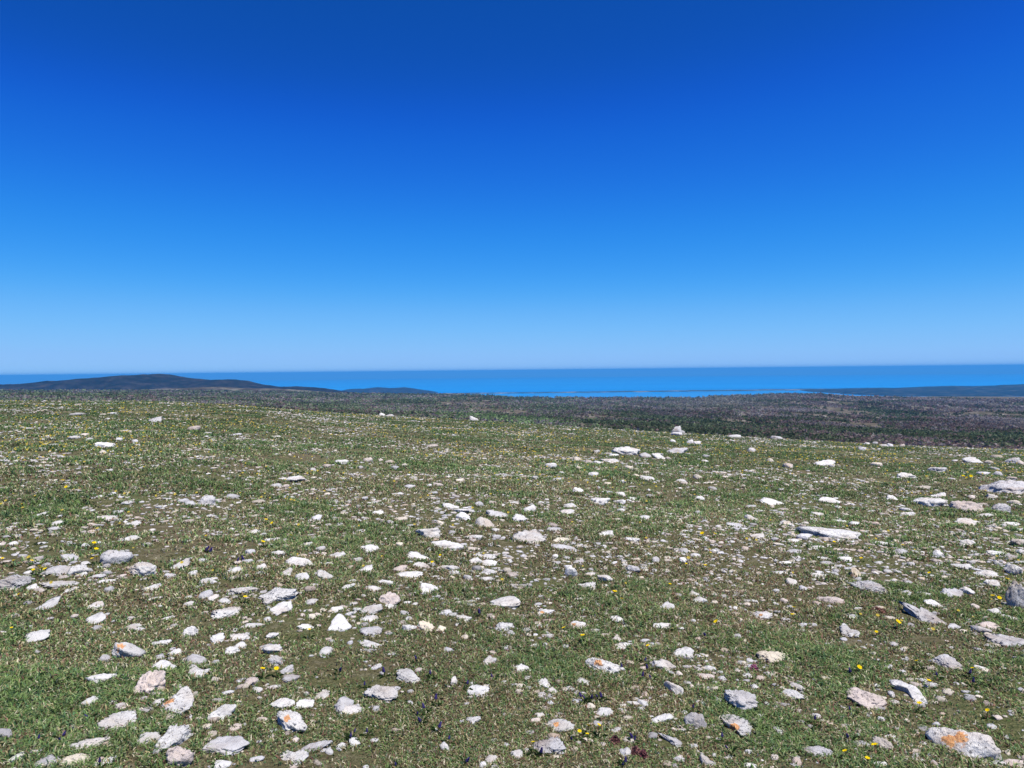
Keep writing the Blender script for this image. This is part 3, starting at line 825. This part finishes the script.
def build_grass():
    nt = 150000
    q = rng.uniform(size=nt) ** 1.15
    r = 2.1 * (62 / 2.1) ** q
    a = rng.uniform(-R(43), R(43), nt)
    x = r * np.sin(a); y = r * np.cos(a)
    den = fbm(x * 0.8, y * 0.8, 31, 4) * 0.6 + fbm(x * 4.5, y * 4.5, 37, 3) * 0.4
    for bx, by, bw in BARE_SPOTS:
        gx, gy, gr = at(bx, by)
        q = np.hypot((x - gx) / (bw * gy / F_PX), (y - gy) / (bw * gy / F_PX))
        den = den - 0.10 * np.clip(1.3 - q, 0, 1)
    keep = rng.uniform(size=nt) < np.clip((den - 0.375) * 6.5, 0.08, 1.0)
    x, y, r, den = x[keep], y[keep], r[keep], den[keep]
    # taller tufts that hug the stones and lap over their edges
    ex = []
    for (sx, sy, hx, hy, yaw, ht) in FOOT:
        if math.hypot(sx, sy) > 16 or hx < 0.02: continue
        m_ = int(4 + 2 * math.pi * (hx + hy) / 2 / 0.035)
        t_ = rng.uniform(0, 2 * math.pi, m_); q_ = rng.uniform(0.80, 1.06, m_) * np.where(rng.uniform(size=m_) < 0.25, 0.8, 1.0)
        lx, ly = hx * q_ * np.cos(t_), hy * q_ * np.sin(t_)
        c_, s_ = math.cos(yaw), math.sin(yaw)
        ex.append(np.stack([sx + lx * c_ - ly * s_, sy + lx * s_ + ly * c_], 1))
    ex = np.vstack(ex); ex = ex[rng.uniform(size=len(ex)) < 0.62]
    x = np.append(x, ex[:, 0]); y = np.append(y, ex[:, 1]); r = np.hypot(x, y); den = np.append(den, np.full(len(ex), 0.60))
    nt = len(x); k = 11
    lush = np.clip((fbm(x * 1.6, y * 1.6, 41, 3) - 0.42) * 4, 0, 1) * np.clip((den - 0.40) * 6, 0, 1)
    dry = np.clip((fbm(x * 0.5 + 40, y * 0.5, 47, 3) - 0.50) * 5, 0, 1)
    sc = (r / 4.0) ** 0.55; sc = np.clip(sc, 0.85, 4.5)
    X = np.repeat(x, k); Y = np.repeat(y, k); S = np.repeat(sc, k); LU = np.repeat(lush, k); DR = np.repeat(dry, k); RR_ = np.repeat(r, k)
    n = len(X)
    rad = rng.uniform(0, 0.045, n) * S * 1.2; an = rng.uniform(0, 2 * math.pi, n)
    X = X + rad * np.cos(an); Y = Y + rad * np.sin(an)
    ok = clear_of_stones(X, Y)
    X, Y, S, LU, DR, RR_ = X[ok], Y[ok], S[ok], LU[ok], DR[ok], RR_[ok]; n = len(X)
    Z = ground_z(X, Y)
    L = (0.009 + 0.019 * LU + rng.uniform(0, 0.017, n)) * np.clip(S, 0.8, 1.9)
    W = (0.0017 + rng.uniform(0, 0.0022, n)) * S ** 1.5
    an = rng.uniform(0, 2 * math.pi, n)
    lean = rng.uniform(0.2, 1.5, n)
    broad = rng.uniform(size=n) < 0.28
    W = np.where(broad, W * 2.1, W); L = np.where(broad, L * 0.55, L)
    dirx, diry = np.cos(an), np.sin(an)
    px, py = -diry, dirx
    b = np.stack([X, Y, Z - 0.004], 1)
    side = np.stack([px * W, py * W, np.zeros(n)], 1)
    mid = b + np.stack([dirx * L * 0.35 * lean, diry * L * 0.35 * lean, L * 0.62], 1)
    tip = b + np.stack([dirx * L * 0.95 * lean, diry * L * 0.95 * lean, L * (1.0 - 0.22 * lean)], 1)
    V = np.stack([b - side, b + side, mid + side * 0.9, mid - side * 0.9, tip], 1).reshape(-1, 3)
    i0 = np.arange(n, dtype=np.int32)[:, None] * 5
    Fc = np.concatenate([i0 + np.array([[0, 1, 2]]), i0 + np.array([[0, 2, 3]]), i0 + np.array([[3, 2, 4]])], 1).reshape(-1, 3)
    pal = np.array([[0.066, 0.102, 0.034], [0.096, 0.134, 0.050], [0.050, 0.090, 0.044], [0.125, 0.15, 0.075],
                    [0.18, 0.15, 0.085], [0.105, 0.076, 0.052], [0.28, 0.25, 0.19], [0.12, 0.062, 0.050]])
    u = rng.uniform(size=n)
    pg = np.clip(0.53 + 0.34 * LU - 0.24 * DR + 0.10 * np.clip((RR_ - 8) / 20, 0, 1), 0.10, 0.95)
    idx = np.where(u < pg, rng.integers(0, 4, n), rng.choice([4, 4, 4, 5, 5, 5, 6, 6, 7], n))
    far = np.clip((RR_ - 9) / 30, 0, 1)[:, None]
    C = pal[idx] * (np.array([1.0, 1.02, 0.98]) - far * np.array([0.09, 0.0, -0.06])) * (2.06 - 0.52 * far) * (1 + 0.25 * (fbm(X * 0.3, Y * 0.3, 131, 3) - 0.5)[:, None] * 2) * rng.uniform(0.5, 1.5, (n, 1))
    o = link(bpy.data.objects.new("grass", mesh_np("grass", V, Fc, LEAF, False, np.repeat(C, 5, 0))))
    tag(o, "short spring turf with mosses and dry blades between the stones", "grass", kind="stuff")
    print("blades", n)


build_grass()

# ------------------------------------------------------------------ flowers
def blossom_yellow():
    V = []; Fc = []; C = []
    for k in range(6):
        a = k * math.pi / 3
        c, s = math.cos(a), math.sin(a)
        q = [(0.15, -0.28, 0), (1.0, -0.42, 0.30), (1.12, 0.0, 0.38), (1.0, 0.42, 0.30), (0.15, 0.28, 0)]
        o = len(V)
        V += [(x * c - y * s, x * s + y * c, z) for x, y, z in q]
        Fc += [(o, o + 1, o + 2), (o, o + 2, o + 3), (o, o + 3, o + 4)]
        C += [(0.80, 0.60, 0.01)] * 5
    o = len(V)
    for k in range(6):
        V.append((0.3 * math.cos(k * 1.047), 0.3 * math.sin(k * 1.047), 0.12)); C.append((0.75, 0.42, 0.01))
    V.append((0, 0, 0.28)); C.append((0.75, 0.42, 0.01))
    Fc += [(o + k, o + (k + 1) % 6, o + 6) for k in range(6)]
    return np.array(V) * np.array([1, 1, 1.0]), np.array(Fc), np.array(C)


def spike_purple():
    V = []; Fc = []; C = []
    d, f = ico(1)
    g = np.random.default_rng(3)
    for lev in range(6):
        rad = 0.42 * (1 - lev / 7.5)
        for k in range(6 if lev < 4 else 3):
            a = k * 2 * math.pi / (6 if lev < 4 else 3) + lev * 0.5
            c = np.array([rad * math.cos(a), rad * math.sin(a), lev * 0.30 - (0.06 if lev < 2 else 0)])
            o = len(V); V += list(d * 0.2 * np.array([1, 1, 1.3]) + c); Fc += [tuple(t + o) for t in f]
            C += [tuple(np.array([0.060, 0.045, 0.17]) * g.uniform(0.5, 1.7))] * len(d)
    return np.array(V), np.array(Fc), np.array(C)


def stem_mesh(h, r, colr, leaves):
    V = []; Fc = []
    for k, z in enumerate((0, h * 0.5, h)):
        for q in range(5):
            a = q * 2 * math.pi / 5
            V.append((r * math.cos(a) + 0.06 * h * math.sin(k), r * math.sin(a), z))
    for k in range(2):
        for q in range(5):
            i = k * 5 + q; j = k * 5 + (q + 1) % 5
            Fc += [(i, j, j + 5), (i, j + 5, i + 5)]
    for q in range(leaves):
        a = q * 2.4; c, s = math.cos(a), math.sin(a); o = len(V)
        V += [(0, 0, 0.0), (c * h * 0.45 - s * r * 2.2, s * h * 0.45 + c * r * 2.2, h * 0.35), (c * h * 0.85, s * h * 0.85, h * 0.22), (c * h * 0.45 + s * r * 2.2, s * h * 0.45 - c * r * 2.2, h * 0.35)]
        Fc += [(o, o + 1, o + 2), (o, o + 2, o + 3)]
    return np.array(V), np.array(Fc), np.tile(colr, (len(V), 1))


v, f, c = blossom_yellow(); ME_YELLOW = mesh_np("yellow_head", v * 0.0125, f, PETAL, False, c)
v, f, c = spike_purple(); ME_PURPLE = mesh_np("purple_spike", v * 0.016, f, PETAL, False, c)
v, f, c = stem_mesh(0.055, 0.0016, (0.06, 0.10, 0.03), 4); ME_STEM = mesh_np("flower_stem", v, f, LEAF, False, c)

YELLOW = """263 677 6,276 675 6,579 737 5,588 740 4,589 732 4,599 736 5,534 754 5,859 672 6,929 686 5,919 710 6,875 753 8,867 766 6,845 758 6,973 673 5,987 716 5,917 668 5,648 653 5,
94 547 5,96 551 5,42 572 5,45 574 5,40 570 4,19 599 4,14 565 4,38 542 4,32 565 4,33 573 4,11 635 3,2 562 4,92 562 4,97 561 4,206 538 3,291 539 4,245 601 5,263 545 5,615 595 6,622 604 5,564 633 5,583 642 6,716 627 6,794 610 6,793 617 5,670 587 4,705 567 4,686 565 3,702 534 5,715 535 4,898 628 7,825 543 4,834 543 4,861 559 4,876 635 4,993 599 5,999 602 5,1008 581 6,929 576 4,
63 482 4,66 489 4,74 490 4,80 489 4,963 475 5,967 477 5,971 476 4,892 511 4,266 522 4,272 525 4,333 508 3,608 476 4,356 461 4,382 560 3,432 565 4,440 557 3,309 637 4"""
PURPLE = """91 718,62 740,60 738,38 740,105 760,350 740,352 737,367 733,418 660,385 674,430 677,434 704,418 714,426 712,422 722,437 731,447 743,397 766,465 762,466 689,494 677,583 701,587 700,590 700,599 698,602 699,572 739,635 739,633 742,625 763,622 766,540 750,623 671,644 661,642 676,652 679,648 670,722 742,731 752,693 712,852 672,938 678,972 685,969 676,852 714,814 723,850 740,707 636,480 614,205 549,209 551,239 561,244 559,339 671,364 686"""


def near_mark(px, py):
    q = dict(x=px, y=py, w=4, h=4)
    m = min(marks, key=lambda t: dist_px(q, t))
    return m, relation(q, m), dist_px(q, m)


def clear_spot(x, y):
    for _ in range(12):
        hit = [t for t in FOOT if math.hypot(x - t[0], y - t[1]) < 0.8 * min(t[2], t[3]) + 0.004]
        if not hit: break
        t = hit[0]; y = t[1] - 0.9 * t[3] - 0.01
    return x, y


def plant(kind, head_mesh, spec, group, colour, cat):
    items = []
    for e in spec.replace("\n", "").split(","):
        t = [float(q) for q in e.split()]
        px, py = t[0], t[1]; sz = t[2] if len(t) > 2 else 6.0
        m, rel, dd = near_mark(px, py)
        items.append([px, py, sz, m, rel, dd])
    bk = {}
    for it in items: bk.setdefault((it[3]["name"], it[4]), []).append(it)
    for (mn, rel), lst in bk.items():
        lst.sort(key=lambda t: t[5])
        for k, it in enumerate(lst):
            it.append(f"{colour}, {rel} {mn}" if len(lst) == 1 else f"{colour}, {ORD[k]} one {rel} {mn}")
    proto = None
    for px, py, sz, m, rel, dd, lab in items:
        x, y, r = at(px, py + 3)
        x, y = clear_spot(x, y)
        hgt = 0.055 + 0.0
        size_m = sz * y / F_PX
        if proto is None:
            root = link(bpy.data.objects.new(kind, None)); root.empty_display_size = 0.05
            st = link(bpy.data.objects.new("stem", ME_STEM)); st.parent = root
            hd = link(bpy.data.objects.new("blossom", head_mesh)); hd.parent = root
            proto = (root, st, hd)
        else:
            root = proto[0].copy(); link(root)
            st = proto[1].copy(); link(st); st.parent = root
            hd = proto[2].copy(); link(hd); hd.parent = root
        root.location = (x, y, float(ground_z(x, y)))
        root.rotation_euler = (0, 0, random.uniform(0, 6.28))
        k = 0.82 * size_m / 0.027
        if kind == "yellow_flower":
            k = max(0.65, min(k, 2.6))
            hd.scale = (k, k, k)
            hd.rotation_euler = (random.uniform(0.1, 0.7), 0, 0)
        else:
            k = max(0.8, min(0.95 * y / 4.2, 1.8)) * random.uniform(0.6, 1.05); root.rotation_euler = (random.uniform(-0.5, 0.5), random.uniform(-0.5, 0.5), random.uniform(0, 6.28))
            hd.scale = (k, k, k)
        sh = random.uniform(0.7, 1.15); st.scale = (1, 1, sh)
        hd.location = (0.06 * 0.055 * math.sin(2), 0, 0.055 * sh - (0.02 if kind == "purple_flower" else 0.0))
        tag(root, lab, cat, group)


plant("yellow_flower", ME_YELLOW, YELLOW, "yellow flowers dotted over the meadow", "small open yellow flower", "flower")
plant("purple_flower", ME_PURPLE, PURPLE, "purple flower spikes in the nearer turf", "short purple flower spike", "flower")


def build_far_flowers():
    """the yellow and white specks of the distant turf: nobody could count them"""
    n = 26000
    r = np.exp(rng.uniform(math.log(6.0), math.log(62), n)); a = rng.uniform(-R(40), R(40), n)
    x = r * np.sin(a); y = r * np.cos(a)
    k = fbm(x * 0.22, y * 0.22, 81, 4) + 0.4 * (fbm(x * 1.1, y * 1.1, 83, 2) - 0.5)
    keep = rng.uniform(size=n) < np.clip((k - 0.46) * 4.0, 0.06, 1) * np.clip((r - 5) / 14, 0.05, 1)
    x, y, r = x[keep], y[keep], r[keep]
    yel = rng.uniform(size=len(x)) < 0.72
    v0, f0, c0 = blossom_yellow()
    V = []; Fc = []; C = []; off = 0
    z = ground_z(x, y)
    for i in range(len(x)):
        s = (0.0085 + 0.00025 * r[i]) * rng.uniform(0.5, 1.4)
        t = rng.uniform(0.2, 0.9); ct, st = math.cos(t), math.sin(t)
        v = v0 * s * (1.0 if yel[i] else 0.8)
        v = np.stack([v[:, 0], v[:, 1] * ct - v[:, 2] * st, v[:, 1] * st + v[:, 2] * ct], 1)
        V.append(v + np.array([x[i], y[i], z[i] + rng.uniform(0.03, 0.06)])); Fc.append(f0 + off); off += len(v)
        C.append(c0 * np.array([0.66, 0.70, 1]) + np.array([0, 0, 0.06]) if yel[i] else np.tile((0.62, 0.60, 0.55), (len(v), 1)))
    print("far flowers", len(x))
    o = link(bpy.data.objects.new("wildflower_drift", mesh_np("wildflower_drift", np.vstack(V), np.vstack(Fc), PETAL, False, np.vstack(C))))
    tag(o, "haze of tiny yellow and white flowers through the distant turf", "wildflowers", kind="stuff")


build_far_flowers()


def red_plant(name, px, py, wpx, label, colr):
    x, y, r = at(px, py); m = y / F_PX; w = wpx * m / 2
    n = 240
    a = rng.uniform(0, 6.28, n); q = np.sqrt(rng.uniform(0, 1, n)) * w
    p = np.stack([q * np.cos(a), q * np.sin(a) * 0.9, rng.uniform(0.005, 0.035, n) * (1.2 - q / w)], 1)
    e1 = unit(n); e2 = np.cross(e1, unit(n)); s = rng.uniform(0.006, 0.012, (n, 1)) * max(1, y / 5)
    V = np.stack([p + e1 * s, p + e2 * s, p - e1 * s, p - e2 * s], 1).reshape(-1, 3)
    C = np.array(colr) * rng.uniform(0.6, 1.4, (n, 1))
    o = link(bpy.data.objects.new(name, mesh_np(name, V, np.arange(n * 4).reshape(-1, 4), PETAL, False, np.repeat(C, 4, 0))))
    o.location = (x, y, float(ground_z(x, y)))
    tag(o, label, "plant", "low red-leaved cushion plants")


red_plant("cushion_plant", 877, 612, 17, "low red cushion plant above long slab with reddish hollow", (0.20, 0.10, 0.08))
red_plant("cushion_plant", 615, 743, 10, "tiny pink cushion plant behind a small upright stone", (0.24, 0.12, 0.115))
red_plant("cushion_plant", 636, 755, 11, "reddish pink cushion plant touching a small upright stone", (0.24, 0.12, 0.115))
red_plant("cushion_plant", 643, 758, 8, "outermost small pink cushion plant near purple spikes", (0.26, 0.11, 0.12))
red_plant("cushion_plant", 754, 670, 7, "small magenta cushion plant below block with yellow end", (0.32, 0.12, 0.19))

# ------------------------------------------------------------------ air
lo = SEA - 66000.0 ** 2 / (2 * EARTH) - 1.0
bm = bmesh.new(); bmesh.ops.create_cube(bm, size=1.0)
for vtx in bm.verts:
    vtx.co = Vector((vtx.co.x * 136000, vtx.co.y * 136000, (lo if vtx.co.z < 0 else 45.0)))
me = bpy.data.meshes.new("haze"); bm.to_mesh(me); bm.free()
M = Mat("haze_air"); M.n.remove(M.b)
pv = M.n.new("ShaderNodeVolumePrincipled")
pv.inputs["Color"].default_value = (0.09, 0.47, 1.0, 1)
pv.inputs["Density"].default_value = 5.2e-5
pv.inputs["Anisotropy"].default_value = 0.0
M.link(pv.outputs[0], M.out.inputs["Volume"])
me.materials.append(M.m)
hz = link(bpy.data.objects.new("haze", me)); tag(hz, "thin blue sea haze filling the whole view", "haze", kind="stuff")

# ------------------------------------------------------------------ sky, sun, camera
w = bpy.data.worlds.new("World"); scene.world = w; w.use_nodes = True
nt = w.node_tree
sky = nt.nodes.new("ShaderNodeTexSky"); sky.sky_type = 'NISHITA'; sky.sun_disc = False
sky.sun_elevation = SUN_EL; sky.sun_rotation = SUN_AZ
sky.altitude = 3000; sky.air_density = 0.6; sky.dust_density = 0.0; sky.ozone_density = 6.0
dim = nt.nodes.new("ShaderNodeVectorMath"); dim.operation = 'SCALE'; dim.inputs[3].default_value = 0.125
nt.links.new(sky.outputs[0], dim.inputs[0])
cv = nt.nodes.new("ShaderNodeRGBCurve")          # the deep blue of a clear noon seen by a vivid camera
CURVES = [[(0, 0), (.045, .0036), (.059, .0048), (.076, .009), (.1325, .038), (.249, .165), (.376, .25), (.486, .29), (1, .38)],
          [(0, 0), (.095, .070), (.121, .088), (.1525, .140), (.251, .295), (.4575, .49), (.629, .545), (.7475, .555), (1, .66)],
          [(0, 0), (.26, .445), (.3375, .68), (.5225, .87), (.80, .96), (.9275, .965), (1, .965)]]
for ch, pts in enumerate(CURVES):
    c = cv.mapping.curves[ch]
    c.points[0].location = pts[0]; c.points[1].location = pts[-1]
    for p in pts[1:-1]: c.points.new(*p)
cv.mapping.update()
nt.links.new(dim.outputs[0], cv.inputs["Color"])
up = nt.nodes.new("ShaderNodeVectorMath"); up.operation = 'SCALE'; up.inputs[3].default_value = 8.0
nt.links.new(cv.outputs[0], up.inputs[0])
EXPOSURE = 0.6
bg = nt.nodes["Background"]; bg.inputs[1].default_value = 0.125 / 2 ** EXPOSURE
nt.links.new(up.outputs[0], bg.inputs[0])

sun = bpy.data.lights.new("sun", 'SUN'); sun.energy = 4.4; sun.angle = R(0.53); sun.color = (1.0, 0.955, 0.88)
so = link(bpy.data.objects.new("sun", sun))
sd = Vector((math.sin(SUN_AZ) * math.cos(SUN_EL), math.cos(SUN_AZ) * math.cos(SUN_EL), math.sin(SUN_EL)))
so.rotation_euler = sd.to_track_quat('Z', 'Y').to_euler()
so.location = sd * 30

cam = bpy.data.cameras.new("camera"); cam.sensor_width = 36; cam.lens = 36 * F_PX / 1024
cam.clip_start = 0.1; cam.clip_end = 300000
co = link(bpy.data.objects.new("camera", cam))
mt = Matrix((( RT[0], UP[0], -FW[0], 0), (RT[1], UP[1], -FW[1], 0), (RT[2], UP[2], -FW[2], EYE), (0, 0, 0, 1)))
co.matrix_world = mt
scene.camera = co

vs = scene.view_settings
vs.view_transform = 'Standard'; vs.look = 'None'; vs.gamma = 1; vs.exposure = EXPOSURE; vs.use_curve_mapping = False
scene.cycles.max_bounces = 6; scene.cycles.diffuse_bounces = 3; scene.cycles.volume_bounces = 0
scene.cycles.transmission_bounces = 3; scene.cycles.use_denoising = True
